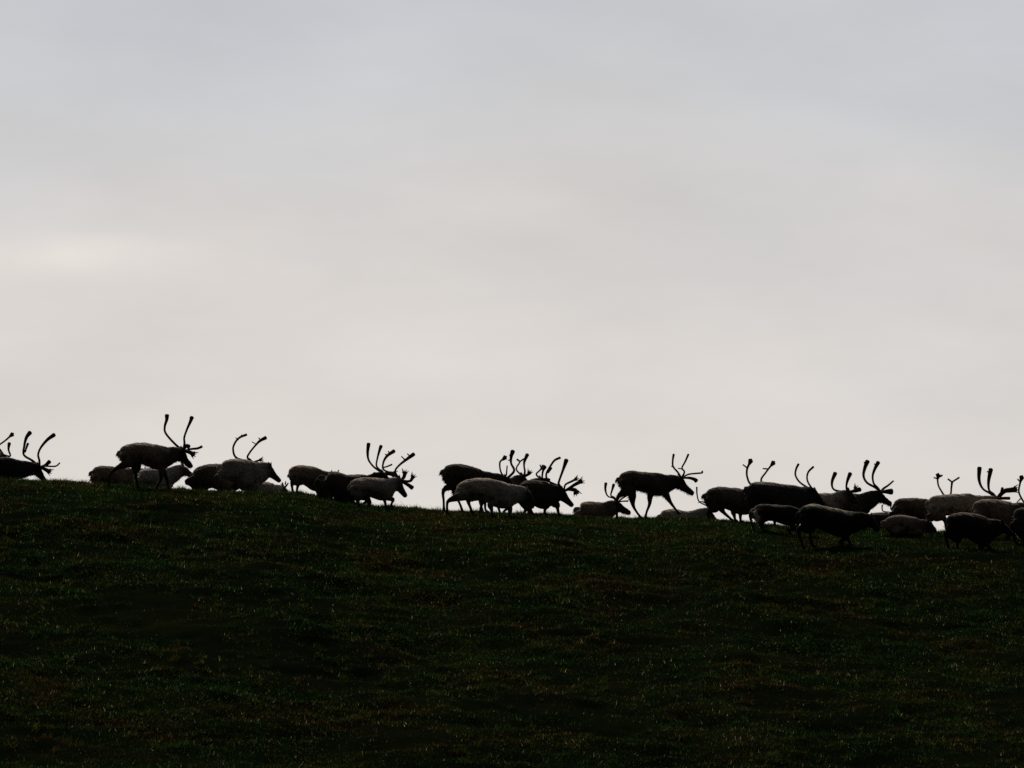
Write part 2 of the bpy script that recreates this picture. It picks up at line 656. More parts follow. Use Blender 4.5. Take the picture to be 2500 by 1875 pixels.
    if mane > 0:
        dn = np.array((0, 0, -1.0))
        a0 = n0 + dn * .15 * sc + (.06, 0, 0)
        a1 = n1 + dn * .145 * sc * mane
        a2 = n2 + dn * .11 * sc * mane
        sh.chain([a0, a1, a2], [.09 * sc, .075 * sc, .045 * sc], [.10 * sc, .10 * sc * mane, .055 * sc], np.array(neck) * 1.05, sub=3, seg=10)
    # head: skull, brow, muzzle, blunt nose
    hk = hl / .40
    hp = [Pc, P + hd * hl * .28 - up * .105 * hk, P + hd * hl * .55 - up * .092 * hk, P + hd * hl * .82 - up * .074 * hk, P + hd * hl * .97 - up * .064 * hk]
    sh.chain(hp, [.082, .085, .062, .052, .048], [.112 * hk ** .5, .118 * hk ** .5, .090, .070, .058], [face, face, face, face, np.array(face) * 1.3], sub=3, seg=12)
    # ears
    for sg in (-1, 1):
        e0 = P + hd * .03 + np.array((0, sg * .065, 0)) - up * .03
        e1 = e0 + np.array((0, sg * .07, 0)) - hd * .05 + up * .02
        e2 = e0 + np.array((0, sg * .13, 0)) - hd * .11 + up * .035
        sh.chain([e0, e1, e2], [.024, .038, .014], [.022, .024, .014], neck, sub=2, seg=8)
    # legs
    hipx, shx = xr + (xc - xr) * .125, xr + (xc - xr) * .85
    hip_y, sh_y = float(np.interp(hipx, bx, by)), float(np.interp(shx, bx, by))
    if lying:
        for sg in (-1, 1):
            a = loc(hipx + dep * .3, hip_y + dep * .72, sg * .17)
            b = a + np.array((.22, sg * .04, 0))
            b[2] = .09
            c = a + np.array((-.14, sg * .05, 0))
            c[2] = .05
            e = c + np.array((.34, 0, -.01))
            sh.chain([a, b, c, e], [.09, .07, .035, .03], [.12, .08, .04, .035], [body, belly_shade, leg, leg], sub=3, seg=10)
            a = loc(shx, sh_y + dep * .78, sg * .13)
            b = a + np.array((.14, sg * .03, 0))
            b[2] = .06
            c = a + np.array((-.22, sg * .04, 0))
            c[2] = .045
            sh.chain([a, b, c], [.07, .04, .03], [.09, .045, .032], [body, leg, leg], sub=3, seg=10)
    else:
        if legs is None:
            legs = [-14, 8, -8, 10]
        for i, spec in enumerate(legs):
            rear = i < 2
            yl = (-.13 if i % 2 == 0 else .13) if rear else (-.105 if i % 2 == 0 else .105)
            hx, hy = (hipx, hip_y) if rear else (shx, sh_y)
            lift = 0.0
            if isinstance(spec, (int, float)):
                ft = foot(hx + spec, yl)
                by_ = hy + dep * (.92 if rear else 1.0)
                if rear:
                    knee = loc(hx + dep * .17 + spec * .25, by_ - 2, yl)
                    hock = ft + np.array((-.075 + (-.03 if spec < 0 else .01), 0, .47 * (1 - .004 * abs(spec))))
                    hock[0] += (hx + spec * .8 - hx - spec) * mpp * .3
                    fet = ft + np.array((-.03, 0, .11))
                    P5 = [loc(hx, hy + dep * .45, yl * .75), knee, hock, fet, ft + np.array((.01, 0, .03))]
                else:
                    elb = loc(hx - 1, by_ - dep * .10, yl)
                    kn = elb * .47 + ft * .53 + np.array((.035, 0, 0))
                    fet = ft + np.array((-.015, 0, .11))
                    P5 = [loc(hx, hy + dep * .5, yl * .75), elb, kn, fet, ft + np.array((.02, 0, .03))]
            else:
                q = to_px(k, spec['p'])
                P5 = [loc(hx, hy + dep * .45, yl * .75)] + [loc(a, b, yl) for a, b in q]
                if not spec.get('up'):
                    ft = foot(q[-1][0], yl)
                    P5[-1] = ft + np.array((.015, 0, .03))
                if len(P5) == 4:
                    P5.insert(3, P5[2] * .22 + P5[3] * .78)
            th = 1.0
            if rear:
                RL = [.105, .085, .036, .030, .034]
                RV = [.195, .135, .055, .033, .040]
            else:
                RL = [.085, .062, .038, .028, .033]
                RV = [.155, .092, .046, .032, .040]
            RL = [a * sc ** .5 for a in RL]
            RV = [a * sc ** .5 for a in RV]
            sh.chain(P5, RL, RV, [body, (np.array(body) + np.array(belly_shade)) / 2, leg, leg, np.array(leg) * .5], sub=4, seg=10)
            # hoof with splayed dew claws
            h0, h1 = P5[-1], P5[-2]
            dv = (h0 - h1) / (np.linalg.norm(h0 - h1) + 1e-9)
            fw = np.array((.06, 0, 0)) if abs(dv[2]) > .5 else dv * .06
            sh.chain([h0 - dv * .01, h0 + fw], [.040, .034], [.034, .022], (.012, .010, .009), sub=2, seg=8)
    raw = sh.mesh('reindeer_raw')
    tmp = bpy.data.objects.new('raw_tmp', raw)
    COL.objects.link(tmp)
    md = tmp.modifiers.new('remesh', 'REMESH')
    md.mode = 'VOXEL'
    md.voxel_size = 0.0165
    sm = tmp.modifiers.new('smooth', 'SMOOTH')
    sm.factor, sm.iterations = 0.5, 4
    REMESH.append((tmp, sh, dict(label=label, base=base, yaw=yaw, P=P, Q=Q, hd=hd, up=up, hl=hl, k=k, loc=loc, antlers=antlers,
                                 tines=tines, spread_y=spread_y, coat=coat, seed=seed, mane=mane, lying=lying)))
    INFO.append((label, round(d, 1), round(xr), round(max(xc, nose[0]))))


def finish_reindeer():
    dg = bpy.context.evaluated_depsgraph_get()
    for tmp, sh, o in REMESH:
        ev = tmp.evaluated_get(dg)
        me = bpy.data.meshes.new_from_object(ev)
        n = len(me.vertices)
        v = np.empty(n * 3, np.float32)
        me.vertices.foreach_get('co', v)
        v = v.reshape(-1, 3)
        nr = np.empty(n * 3, np.float32)
        me.vertex_normals.foreach_get('vector', nr)
        nr = nr.reshape(-1, 3)
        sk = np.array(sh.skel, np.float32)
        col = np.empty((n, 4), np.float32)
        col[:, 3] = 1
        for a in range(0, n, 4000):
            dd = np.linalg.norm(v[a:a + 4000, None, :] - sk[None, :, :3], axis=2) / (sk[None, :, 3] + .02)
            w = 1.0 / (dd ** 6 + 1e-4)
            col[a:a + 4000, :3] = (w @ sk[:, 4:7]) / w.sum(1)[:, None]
        # clumped winter-coat relief
        sx = v + o['seed'] * 3.7
        rel = (vnoise(sx[:, 0] * 1.0 + sx[:, 1], sx[:, 2] + sx[:, 1] * .5, 9, 31) - .5) * .016 + (vnoise(sx[:, 0] + sx[:, 1], sx[:, 2] - sx[:, 1], 28, 32) - .5) * .012
        far_from_leg = np.clip((v[:, 2] - .45) / .2, 0, 1)
        v += nr * (rel * far_from_leg)[:, None]
        me.vertices.foreach_set('co', v.ravel())
        col[:, :3] *= (0.5 + .65 * vnoise(sx[:, 0] + sx[:, 1], sx[:, 2], 6, 33) + .45 * vnoise(sx[:, 0] - sx[:, 1], sx[:, 2] * .6, 2.2, 34))[:, None]
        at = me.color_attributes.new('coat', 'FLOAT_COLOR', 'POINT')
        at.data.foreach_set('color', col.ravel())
        me.polygons.foreach_set('use_smooth', np.ones(len(me.polygons), bool))
        me.materials.clear()
        me.materials.append(M_COAT)
        me.update()
        ob = link('reindeer', me)
        ob.location = o['base']
        ob.rotation_euler = (0, 0, o['yaw'])
        ob['label'] = o['label']
        ob['category'] = 'reindeer'
        ob['group'] = 'reindeer herd crossing the ridge'
        fur(ob, v, nr, col, o)
        antlers(ob, o)
        eyes(ob, o)
        bpy.data.objects.remove(tmp)


def fur(ob, v, nr, col, o):
    rng = np.random.default_rng(o['seed'] + 100)
    n = len(v)
    m = min(5200, n)
    idx = rng.choice(n, m, replace=False)
    hi = np.clip((v[idx, 2] - (.0 if o['lying'] else .42)) / .15, 0, 1)
    idx = idx[rng.random(m) < hi]
    m = len(idx)
    p, q = v[idx], nr[idx]
    L = (.016 + .022 * rng.random(m)) * np.where(q[:, 2] < -.15, 1.9, 1.0)
    dr = q * .45 + np.array((-.75, 0, -.5)) * (.5 + rng.random(m))[:, None] + rng.normal(0, .2, (m, 3))
    dr /= np.linalg.norm(dr, axis=1)[:, None]
    sd = np.cross(dr, q + rng.normal(0, .1, (m, 3)))
    sd /= np.linalg.norm(sd, axis=1)[:, None] + 1e-6
    w = .007
    tri = np.stack([p - sd * w - q * .004, p + sd * w - q * .004, p + dr * L[:, None]], 1).reshape(-1, 3)
    me = mesh_from_np('fur', tri, np.arange(3 * m), 3, [M_COAT], smooth=False)
    c = np.ones((m, 3, 4), np.float32)
    c[:, :, :3] = (col[idx, :3] * (.7 + .9 * rng.random(m))[:, None])[:, None, :]
    at = me.color_attributes.new('coat', 'FLOAT_COLOR', 'POINT')
    at.data.foreach_set('color', c.ravel())
    link('fur', me, ob)


def antlers(ob, o):
    if not o['antlers']:
        return
    k, loc, P, hd, up = o['k'], o['loc'], o['P'], o['hd'], o['up']
    for bi, spec in enumerate(o['antlers']):
        sg = 1 if bi == 0 else -1               # first beam listed grows from the far side of the head
        sh = Shell()
        q = to_px(k, spec['p'])
        root = P + np.array((0, sg * .045, 0)) + hd * .04 - up * .015
        n = len(q)
        pts = [root]
        for i, (a, b) in enumerate(q):
            u = (i + 1) / n
            yl = sg * (.05 + o['spread_y'] * math.sin(min(u * 1.25, 1) * math.pi / 2) - .05 * max(u - .7, 0))
            pts.append(loc(a, b, yl))
        r0 = spec.get('r', .021) * 1.25
        tip = spec.get('tip', 'club')
        m = len(pts)
        rad = []
        for i in range(m):
            u = i / (m - 1)
            r = r0 * (1.08 - .25 * math.sin(u * math.pi))
            if tip == 'club':
                r = r0 * (1.05 - .2 * min(u * 2, 1) + 1.0 * max(0, (u - .5) * 2) ** 1.4)
            elif tip == 'point':
                r = r0 * (1.1 - .55 * u)
            rad.append(r)
        sh.chain(pts, rad, rad, None, sub=5, seg=9)
        end, prev = np.array(pts[-1]), np.array(pts[-2])
        dv = (end - prev) / (np.linalg.norm(end - prev) + 1e-9)
        if tip == 'crown':
            sdv = np.array((dv[2], 0, -dv[0]))
            for ang, ln in ((-.6, .075), (.0, .085), (.7, .065)):
                e = end + (dv * math.cos(ang) + sdv * math.sin(ang)) * ln + np.array((0, sg * .03, 0))
                sh.chain([end - dv * .05, end * .5 + e * .5, e], [r0 * .9, r0 * 1.1, r0 * .85], [r0 * 1.0, r0 * 1.25, r0 * .95], None, sub=2, seg=8)
        for t in o['tines']:
            if t['b'] != bi:
                continue
            q = to_px(k, t['p'])
            if t.get('brow'):
                pp = [root]
                for i, (a, b) in enumerate(q):
                    pp.append(loc(a, b, sg * .05 * (1 - .5 * (i + 1) / len(q))))
            else:
                best, by = 1e9, 0
                for cpt in pts:
                    z = loc(*q[0], cpt[1])
                    dd = np.linalg.norm(z - cpt)
                    if dd < best:
                        best, by = dd, cpt[1]
                pp = [loc(a, b, by + sg * .02 * i) for i, (a, b) in enumerate(q)]
            ra, rb = (q_ * 1.12 for q_ in t.get('r', (.018, .014)))
            nn = len(pp)
            rr = [ra + (rb - ra) * i / (nn - 1) for i in range(nn)]
            flat = .55 if t.get('brow') else 1.0
            sh.chain(pp, [x * flat for x in rr], rr, None, sub=4, seg=8)
            if t.get('comb'):                   # toothed edge of a brow shovel
                e = np.array(pp[-1])
                dv2 = (e - np.array(pp[-2])) / (np.linalg.norm(e - np.array(pp[-2])) + 1e-9)
                s2 = np.array((-dv2[2], 0, dv2[0]))
                for j, w in enumerate((-.9, -.2, .5, 1.1)):
                    c = e + s2 * rb * w
                    f = c + dv2 * (.05 + .02 * (j % 2)) + s2 * .03 * w
                    sh.chain([c - dv2 * .03, c, f], [.012, .013, .008], [.016, .016, .010], None, sub=2, seg=6)
        me = sh.mesh('antler')
        me.polygons.foreach_set('use_smooth', np.ones(len(me.polygons), bool))
        me.materials.append(M_VELVET)
        link('antler', me, ob)


EYE_MESH = None


def eyes(ob, o):
    global EYE_MESH
    if EYE_MESH is None:
        s = Shell()
        s.chain([(0, -.008, 0), (0, 0, 0), (0, .008, 0)], [.012, .017, .012], [.012, .017, .012], None, sub=2, seg=10)
        EYE_MESH = s.mesh('eye')
        EYE_MESH.materials.append(M_EYE)
        EYE_MESH.polygons.foreach_set('use_smooth', np.ones(len(EYE_MESH.polygons), bool))
    for sg in (-1, 1):
        e = link('eye', EYE_MESH, ob)
        p = o['P'] + o['hd'] * o['hl'] * .27 - o['up'] * .055
        e.location = (p[0], sg * .083, p[2])


R = make_reindeer
# ---- left group (outline coordinates are those of enlarged views of the photograph, see VIEW)
R('reindeer at the left frame edge, only its fan-tipped antlers rising behind the black bull', 1, 'grey',
  [(-620, 620), (-450, 560), (-250, 570), (-90, 600)], (30, 565), (190, 690), side='f', H=118,
  antlers=[dict(p=[(0, 520), (-30, 490), (60, 420), (118, 368)], tip='crown'), dict(p=[(110, 590), (92, 520), (100, 452)], tip='club')], seed=1)
R('black bull at the far left with tall antlers and head lowered to the crest', 1, 'black',
  [(-300, 650), (-200, 605), (0, 598), (120, 606), (225, 640)], (425, 690), (515, 850), side='f', d=8.3,
  antlers=[dict(p=[(350, 640), (258, 578), (262, 480), (285, 390), (325, 335)], tip='club', r=.026),
           dict(p=[(425, 640), (412, 575), (440, 500), (510, 415), (585, 360)], tip='club', r=.025)],
  tines=[dict(b=0, p=[(270, 550), (285, 500), (302, 455)], r=(.02, .03)), dict(b=1, p=[(500, 700), (600, 700), (645, 665)], brow=1, r=(.02, .018)),
         dict(b=0, p=[(490, 690), (535, 650)], brow=1, r=(.025, .05)), dict(b=1, p=[(490, 735), (535, 760)], brow=1, r=(.03, .055), comb=1)], seed=2)
R('walking brown bull with the tallest smooth antlers, head low, near the left', 1, 'brown',
  [(1302, 520), (1370, 462), (1500, 440), (1640, 455), (1760, 480), (1830, 520)], (1975, 515), (2095, 690), side='n', d=-2.6, dep=57, saddle=(.40, .33, .26),
  legs=[dict(p=[(1390, 655), (1262, 722), (1180, 800), (1165, 900)]), dict(p=[(1470, 690), (1462, 770), (1480, 900)]), -12, 16],
  antlers=[dict(p=[(1890, 460), (1790, 345), (1780, 270), (1800, 200), (1803, 150)], tip='club', r=.024),
           dict(p=[(1992, 455), (1990, 390), (2020, 300), (2055, 220), (2072, 172)], tip='club', r=.023)],
  tines=[dict(b=0, p=[(2060, 515), (2130, 508), (2180, 488)], brow=1, r=(.02, .03)), dict(b=1, p=[(2010, 480), (2040, 490)], brow=1, r=(.03, .05)),
         dict(b=1, p=[(2050, 550), (2090, 575)], brow=1, r=(.03, .055), comb=1)], seed=3)
R('brown antlerless reindeer whose rump shows behind the tall-antlered bull', 1, 'brown',
  [(1000, 740), (1040, 705), (1130, 690), (1250, 705), (1420, 720)], (1590, 740), (1700, 850), side='f', H=110, seed=4)
R('pale antlerless reindeer seen under the tall-antlered bull and behind its forelegs', 1, 'pale',
  [(1480, 770), (1580, 720), (1700, 715), (1820, 740)], (1985, 690), (2110, 790), side='f', H=104, d=9.6, seed=5)
R('dark reindeer with two curved antlers tilting right, behind the hump-backed one', 2, 'dark',
  [(395, 960), (440, 910), (520, 868), (640, 842), (800, 840), (1000, 850)], (1190, 800), (1330, 930), side='f', d=6.0, dep=66,
  legs=[dict(p=[(480, 1040), (300, 1090), (380, 1150), (420, 1200)]), -4, -8, 10],
  antlers=[dict(p=[(985, 765), (935, 650), (960, 560), (1020, 490), (1115, 448)], tip='plain', r=.025),
           dict(p=[(1130, 760), (1160, 690), (1240, 590), (1300, 530), (1375, 490)], tip='club', r=.022)],
  tines=[dict(b=0, p=[(1005, 520), (970, 490)], r=(.014, .01)), dict(b=0, p=[(1060, 475), (1050, 455)], r=(.02, .02)), dict(b=1, p=[(1250, 580), (1190, 545)], r=(.012, .01)),
         dict(b=1, p=[(1305, 525), (1280, 490)], r=(.014, .012)), dict(b=0, p=[(1270, 800), (1310, 790)], brow=1, r=(.02, .025), comb=1),
         dict(b=1, p=[(1300, 835), (1345, 850)], brow=1, r=(.02, .025))], seed=6)
R('hump-backed grey-brown reindeer with pale neck and dark pointed face, between two antlered groups', 2, 'grey',
  [(770, 840), (830, 785), (930, 768), (1060, 775), (1180, 808), (1260, 880)], (1440, 860), (1600, 1055), side='f', d=3.6, dep=72,
  antlers=[dict(p=[(1400, 850), (1385, 830)], tip='point', r=.018), dict(p=[(1445, 845), (1450, 825)], tip='point', r=.018)], seed=7)
R('low pale grey reindeer with short spiky antlers behind the crest, left of the brown grazer', 2, 'pale',
  [(1180, 1100), (1270, 1075), (1380, 1080), (1500, 1120)], (1620, 1150), (1720, 1270), side='f', H=112, d=9.0,
  antlers=[dict(p=[(1610, 1130), (1600, 1095)], tip='point', r=.022), dict(p=[(1660, 1130), (1680, 1100)], tip='point', r=.022)],
  tines=[dict(b=1, p=[(1640, 1120), (1645, 1080)], r=(.018, .012))], seed=8)
# ---- brown grazer, dark one, four-beam cluster
R('reddish brown reindeer with raised rump, its head out of sight behind a dark neighbour', 3, 'brown',
  [(178, 560), (215, 490), (300, 466), (440, 488), (560, 525), (620, 570)], (800, 610), (900, 760), side='n', d=0.4, dep=54,
  legs=[dict(p=[(240, 690), (180, 705), (183, 830)]), dict(p=[(280, 700), (265, 735), (232, 830)]), dict(p=[(500, 740), (510, 800), (525, 880)]), 6],
  antlers=[dict(p=[(760, 590), (728, 575), (716, 545)], tip='point', r=.02), dict(p=[(810, 590), (800, 570), (814, 540)], tip='point', r=.02)], seed=9)
R('black-coated reindeer with a bumpy back, between the brown grazer and the four-beam bull', 3, 'black',
  [(590, 590), (660, 565), (720, 553), (800, 566), (900, 600), (1000, 612)], (1150, 660), (1270, 810), side='n', d=-0.9, dep=66, seed=10)
R('reindeer mostly hidden by the lone bull, its two upright antlers the taller left pair', 3, 'dark',
  [(800, 640), (900, 605), (1030, 592), (1150, 600), (1260, 620)], (1420, 570), (1540, 700), side='f', d=3.4,
  antlers=[dict(p=[(1330, 530), (1270, 480), (1215, 400), (1203, 300), (1216, 185)], tip='club', r=.022),
           dict(p=[(1370, 540), (1322, 480), (1335, 380), (1360, 285), (1384, 215)], tip='club', r=.02)],
  tines=[dict(b=0, p=[(1500, 585), (1560, 600)], brow=1, r=(.04, .06), comb=1), dict(b=1, p=[(1330, 600), (1290, 595)], r=(.04, .05)),
         dict(b=1, p=[(1400, 510), (1470, 490), (1530, 465)], r=(.016, .02))], seed=11)
R('walking bull with golden brown back, raised forefoot and two beams with small hind tines', 3, 'grey',
  [(990, 720), (1030, 660), (1130, 640), (1300, 642), (1440, 650), (1520, 668)], (1640, 655), (1755, 880), side='n', d=-2.8, dep=52,
  legs=[dict(p=[(1075, 900), (1050, 930), (1090, 1000), (1060, 1030)]), dict(p=[(1150, 890), (1200, 930), (1215, 1030)]), dict(p=[(1430, 900), (1435, 960), (1445, 1040)]),
        dict(p=[(1470, 905), (1550, 935), (1530, 985), (1515, 1030)], up=1)],
  antlers=[dict(p=[(1540, 590), (1420, 535), (1415, 440), (1465, 350), (1560, 282)], tip='club', r=.021),
           dict(p=[(1590, 600), (1578, 540), (1640, 465), (1730, 395), (1825, 325)], tip='club', r=.022)],
  tines=[dict(b=0, p=[(1470, 340), (1440, 325)], r=(.016, .012)), dict(b=0, p=[(1500, 315), (1480, 285)], r=(.015, .012)),
         dict(b=1, p=[(1710, 405), (1660, 355)], r=(.016, .012)), dict(b=1, p=[(1770, 350), (1740, 320)], r=(.016, .012)),
         dict(b=0, p=[(1690, 640), (1708, 570)], brow=1, r=(.03, .045), comb=1), dict(b=1, p=[(1770, 690), (1818, 625)], brow=1, r=(.02, .04), comb=1),
         dict(b=0, p=[(1750, 740), (1805, 780)], brow=1, r=(.03, .05))], yaw=.1, seed=12)
# ---- middle cluster
R('black bull with raised rump and bent hind leg, left end of the middle cluster', 4, 'black',
  [(242, 410), (300, 362), (410, 335), (560, 365), (690, 410), (830, 450)], (1090, 520), (1220, 640), side='n', d=-0.6, dep=55,
  legs=[dict(p=[(370, 620), (238, 700), (240, 860), (235, 960)]), dict(p=[(400, 640), (375, 730), (450, 870), (490, 965)]), 0, 12],
  antlers=[dict(p=[(1030, 490), (1000, 410), (1000, 320), (1050, 275)], tip='crown', r=.02),
           dict(p=[(1190, 440), (1150, 340), (1150, 250), (1172, 175)], tip='club', r=.026)],
  tines=[dict(b=0, p=[(1085, 500), (1090, 440), (1096, 372)], r=(.018, .014)), dict(b=1, p=[(1148, 300), (1110, 295)], r=(.016, .012)),
         dict(b=1, p=[(1150, 240), (1125, 225)], r=(.016, .012))], seed=13)
R('grey-brown reindeer striding in front with trailing hind leg, pale shoulder, middle cluster', 4, 'grey',
  [(445, 690), (500, 595), (600, 548), (720, 530), (900, 550), (1080, 600), (1180, 660)], (1380, 690), (1480, 850), side='n', d=-3.2, dep=62,
  legs=[dict(p=[(500, 770), (315, 838), (285, 900), (280, 960)]), dict(p=[(600, 800), (570, 850), (610, 960), (630, 1040)]), dict(p=[(880, 880), (885, 960), (890, 1060)]),
        dict(p=[(1130, 880), (1125, 950), (1120, 1060)])], seed=14)
R('reindeer hidden in the middle cluster, its forked antlers crossing at their tips', 4, 'brown',
  [(820, 560), (900, 530), (1020, 530), (1150, 560)], (1310, 500), (1440, 640), side='f', d=3.0,
  antlers=[dict(p=[(1230, 440), (1225, 390), (1265, 320), (1230, 285)], tip='plain', r=.019),
           dict(p=[(1335, 450), (1325, 380), (1330, 310), (1368, 220)], tip='club', r=.022)],
  tines=[dict(b=0, p=[(1262, 320), (1310, 285), (1345, 270)], r=(.018, .02)), dict(b=1, p=[(1390, 480), (1400, 460)], brow=1, r=(.03, .04), comb=1)], seed=15)
R('dark reindeer behind the leading bull, forked stubby antlers just left of his beams', 4, 'dark',
  [(1060, 620), (1150, 580), (1280, 575), (1400, 590)], (1560, 540), (1680, 690), side='f', d=4.8,
  antlers=[dict(p=[(1490, 490), (1530, 440), (1570, 400)], tip='crown', r=.02), dict(p=[(1570, 500), (1580, 440), (1605, 385)], tip='club', r=.022)],
  tines=[dict(b=0, p=[(1560, 410), (1540, 360)], r=(.018, .014)), dict(b=1, p=[(1630, 560), (1660, 570)], brow=1, r=(.04, .05))], seed=16)
R('leading dark bull of the middle cluster, muzzle to the ground, long beams sweeping back', 4, 'black',
  [(1240, 640), (1300, 590), (1420, 560), (1560, 565), (1650, 600), (1690, 660)], (1860, 690), (2010, 890), side='n', d=-1.0, dep=65,
  legs=[dict(p=[(1400, 900), (1400, 950), (1440, 1000)]), 20, dict(p=[(1630, 900), (1610, 950), (1590, 1010)]), dict(p=[(1760, 900), (1775, 940), (1785, 1010)])],
  antlers=[dict(p=[(1780, 640), (1650, 575), (1625, 480), (1690, 360), (1740, 295), (1810, 262)], tip='plain', r=.024),
           dict(p=[(1795, 625), (1800, 570), (1835, 470), (1870, 370), (1895, 295)], tip='club', r=.025)],
  tines=[dict(b=0, p=[(1645, 460), (1690, 400)], r=(.03, .03)), dict(b=0, p=[(1880, 630), (1960, 585), (2030, 550)], brow=1, r=(.018, .028), comb=1),
         dict(b=1, p=[(1940, 670), (2020, 620), (2100, 580)], brow=1, r=(.022, .045), comb=1), dict(b=1, p=[(1930, 690), (2010, 700), (2030, 740)], brow=1, r=(.022, .06), comb=1)],
  seed=17)
# ---- low one and lone walker
R('low grey-brown reindeer with small upright antlers, under the lone walking bull\'s tail', 5, 'brown',
  [(330, 860), (400, 810), (500, 795), (600, 795), (700, 845)], (865, 790), (1062, 925), side='f', d=8.6, dep=58,
  antlers=[dict(p=[(820, 755), (740, 725), (708, 640), (714, 552)], tip='club', r=.018), dict(p=[(830, 745), (782, 715), (800, 640), (820, 570)], tip='club', r=.018)],
  tines=[dict(b=0, p=[(930, 760), (980, 730), (1030, 700)], brow=1, r=(.02, .018)), dict(b=1, p=[(940, 795), (1012, 793)], brow=1, r=(.014, .02))], seed=18)
R('dark bull walking alone on the crest with all four long legs against the sky', 5, 'dark',
  [(902, 460), (950, 410), (1050, 374), (1200, 398), (1400, 408), (1500, 428), (1570, 480)], (1725, 462), (1925, 665), side='n', d=-0.2, dep=53,
  legs=[dict(p=[(1060, 670), (1080, 840), (1130, 940), (1192, 1012)]), dict(p=[(990, 640), (880, 738), (862, 860), (855, 1010)]), dict(p=[(1525, 700), (1590, 815), (1660, 910), (1700, 960)], up=1),
        dict(p=[(1325, 690), (1305, 830), (1265, 940), (1238, 1015)])],
  antlers=[dict(p=[(1690, 410), (1622, 325), (1618, 240), (1630, 162)], tip='plain', r=.022), dict(p=[(1775, 400), (1742, 345), (1785, 260), (1828, 162)], tip='plain', r=.02)],
  tines=[dict(b=0, p=[(1625, 335), (1600, 322)], r=(.014, .012)), dict(b=1, p=[(1745, 360), (1690, 350)], r=(.014, .012)),
         dict(b=0, p=[(1820, 435), (1920, 420), (2010, 412), (2015, 388)], brow=1, r=(.018, .020)), dict(b=1, p=[(1840, 480), (1910, 500), (1935, 520)], brow=1, r=(.02, .05))],
  girth=.95, seed=19)
R('pale low reindeer behind the crest with one thin curved antler, right of the lone walker', 5, 'grey',
  [(1450, 960), (1500, 915), (1600, 890), (1750, 918), (1880, 935)], (2115, 900), (2240, 1060), side='f', d=9.0, dep=56,
  antlers=[dict(p=[(2080, 860), (1975, 800), (1945, 700), (1942, 605)], tip='plain', r=.017), dict(p=[(2100, 850), (2010, 800), (1960, 815)], tip='point', r=.016)], seed=20)
# ---- right cluster
R('dark brown reindeer with forked club antlers, tail end of the right cluster', 6, 'dark',
  [(240, 620), (310, 570), (410, 540), (600, 552), (760, 575), (880, 600)], (1060, 560), (1190, 700), side='n', d=-0.9, dep=60,
  legs=[dict(p=[(370, 820), (280, 880), (262, 960)]), dict(p=[(430, 800), (470, 880), (590, 1000)]), dict(p=[(625, 860), (622, 930), (630, 1005)]), dict(p=[(715, 860), (705, 930), (698, 1005)])],
  antlers=[dict(p=[(860, 520), (800, 420), (795, 310), (835, 215)], tip='crown', r=.024), dict(p=[(985, 460), (1050, 350), (1110, 270), (1135, 240)], tip='crown', r=.022)],
  tines=[dict(b=0, p=[(798, 290), (740, 245)], r=(.018, .014)), dict(b=1, p=[(1085, 305), (1010, 298)], r=(.018, .014))], seed=21)
R('big black reindeer with two slim antlers, largest back in the right cluster', 6, 'black',
  [(800, 520), (850, 475), (950, 468), (1100, 482), (1300, 508), (1480, 520), (1600, 560)], (1720, 590), (1860, 760), side='n', d=-2.6, dep=72, saddle=(.20, .18, .155),
  legs=[dict(p=[(960, 850), (960, 930), (960, 1035)]), dict(p=[(1150, 850), (1160, 950), (1165, 1050)]), 0, 14],
  antlers=[dict(p=[(1640, 570), (1510, 485), (1450, 390), (1458, 305), (1490, 238)], tip='plain', r=.022), dict(p=[(1660, 550), (1608, 450), (1620, 350), (1690, 275)], tip='plain', r=.021)], seed=22)
R('black reindeer with pale rump patch at the legs of the big black one', 6, 'jet',
  [(895, 830), (950, 785), (1060, 775), (1250, 790), (1400, 800), (1500, 830)], (1640, 900), (1720, 1080), side='n', d=-5.2, dep=46, rumpc=(.50, .42, .34), seed=23)
R('pale-necked reindeer with two short club antlers, beside the head of the big black one', 7, 'grey',
  [(300, 690), (420, 640), (560, 625), (700, 625), (790, 640)], (960, 590), (1090, 740), side='n', d=-1.6,
  antlers=[dict(p=[(800, 600), (735, 560), (728, 470), (770, 360)], tip='club', r=.023), dict(p=[(930, 590), (920, 540), (935, 460), (972, 365)], tip='club', r=.023)],
  tines=[dict(b=0, p=[(1020, 600), (1050, 555)], brow=1, r=(.03, .035), comb=1), dict(b=1, p=[(1040, 600), (1105, 580)], brow=1, r=(.03, .05))], seed=24)
R('black bull of the right cluster, head and high curved antlers clear of the backs', 7, 'black',
  [(560, 700), (640, 650), (760, 620), (960, 625), (1100, 640), (1190, 690)], (1370, 600), (1545, 755), side='n', d=-0.6, dep=60,
  antlers=[dict(p=[(1320, 560), (1200, 490), (1152, 400), (1168, 295), (1205, 200)], tip='club', r=.026), dict(p=[(1345, 560), (1290, 500), (1275, 400), (1305, 300), (1350, 215)], tip='club', r=.023)],
  tines=[dict(b=0, p=[(1420, 570), (1485, 525), (1555, 465)], brow=1, r=(.03, .018)), dict(b=1, p=[(1450, 610), (1530, 610)], brow=1, r=(.02, .07)),
         dict(b=1, p=[(1320, 250), (1295, 235)], r=(.016, .012)), dict(b=0, p=[(1172, 240), (1160, 210)], r=(.016, .012))], seed=25)
R('nearest black reindeer on the slope with a pale streak along its back, head down', 7, 'jet',
  [(300, 860), (360, 800), (470, 770), (650, 815), (850, 850), (1000, 875)], (1270, 940), (1380, 1120), side='n', d=-8.0, dep=64,
  legs=[-10, 14, -10, 12], saddle=(.34, .33, .25), seed=26)
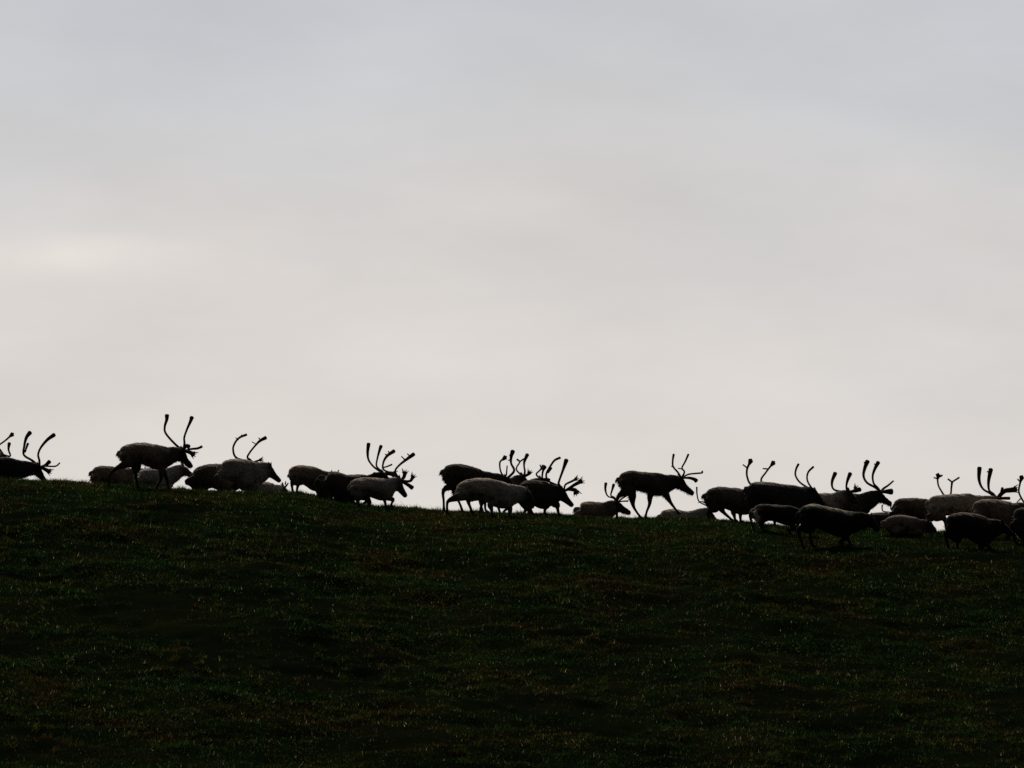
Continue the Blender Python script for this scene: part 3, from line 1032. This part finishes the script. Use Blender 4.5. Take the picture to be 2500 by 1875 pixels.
R('low black reindeer deep behind the crest under the muzzle of the clear-standing bull', 7, 'black',
  [(1160, 960), (1240, 905), (1400, 882), (1520, 900), (1640, 930)], (1790, 900), (1900, 1040), side='f', d=9.6, dep=58,
  antlers=[dict(p=[(1680, 900), (1440, 880), (1405, 850), (1404, 792)], tip='plain', r=.015), dict(p=[(1700, 890), (1560, 880), (1520, 840), (1524, 782)], tip='plain', r=.015)], seed=33)
R('grey-brown reindeer lying on the slope in front of the last three', 8, 'brown',
  [(60, 990), (130, 940), (260, 920), (420, 945), (560, 990)], (650, 1000), (760, 1130), side='n', d=-4.4, dep=46, lying=True, seed=27)
R('dark reindeer right of the curved-antler bull, its forked antlers showing over the next back', 8, 'dark',
  [(205, 770), (250, 710), (310, 690), (480, 692), (620, 705), (720, 720)], (880, 690), (1010, 840), side='n', d=-2.0, dep=56,
  antlers=[dict(p=[(840, 635), (785, 540), (770, 460), (775, 410)], tip='crown', r=.02), dict(p=[(945, 640), (955, 560), (965, 480)], tip='plain', r=.022)],
  tines=[dict(b=0, p=[(775, 440), (720, 420)], r=(.016, .014)), dict(b=0, p=[(775, 420), (830, 390)], r=(.02, .022)), dict(b=1, p=[(965, 480), (910, 440)], r=(.02, .018)),
         dict(b=1, p=[(965, 480), (1020, 445), (1060, 420)], r=(.02, .02))], seed=28)
R('grizzled bull with two tall club antlers and a broad toothed brow shovel', 8, 'grey',
  [(655, 720), (700, 670), (800, 655), (960, 640), (1190, 632), (1330, 690)], (1560, 690), (1740, 800), side='n', d=-3.4, dep=58,
  legs=[dict(p=[(800, 920), (870, 1000), (880, 1090)]), -10, -6, 12],
  antlers=[dict(p=[(1490, 640), (1380, 570), (1330, 450), (1335, 290)], tip='club', r=.025), dict(p=[(1520, 640), (1465, 590), (1458, 470), (1488, 310)], tip='club', r=.025)],
  tines=[dict(b=1, p=[(1470, 350), (1440, 340)], r=(.02, .016)), dict(b=0, p=[(1620, 650), (1680, 600), (1750, 590), (1825, 580)], brow=1, r=(.04, .06), comb=1),
         dict(b=0, p=[(1620, 650), (1635, 600), (1645, 560)], brow=1, r=(.03, .03)), dict(b=1, p=[(1640, 700), (1740, 700)], brow=1, r=(.03, .035))], seed=29)
R('brown reindeer at the right frame edge, only an antler of its head in view', 8, 'brown',
  [(1290, 790), (1340, 720), (1450, 705), (1600, 715), (1740, 745), (1830, 790)], (2000, 800), (2120, 950), side='n', d=-4.6, dep=72,
  antlers=[dict(p=[(1930, 745), (1868, 620), (1880, 510), (1900, 440)], tip='crown', r=.022), dict(p=[(2010, 700), (2000, 600), (2040, 480)], tip='club', r=.022)],
  tines=[dict(b=0, p=[(1885, 480), (1850, 440)], r=(.016, .014)), dict(b=0, p=[(1895, 700), (1840, 755)], r=(.014, .012))], seed=30)
R('black antlerless reindeer standing on the slope nearest the right bottom of the herd', 8, 'jet',
  [(925, 990), (980, 915), (1080, 888), (1220, 895), (1380, 945), (1480, 1000)], (1660, 1030), (1800, 1170), side='n', d=-7.6, dep=66, saddle=(.13, .09, .07),
  legs=[-12, 10, -12, 12], seed=31)
R('black reindeer cut off by the right frame edge, beyond the lowest one', 8, 'black',
  [(1840, 900), (1880, 830), (1980, 812), (2150, 820), (2300, 840)], (2480, 830), (2600, 960), side='n', d=-6.0, dep=74, seed=32)

finish_reindeer()
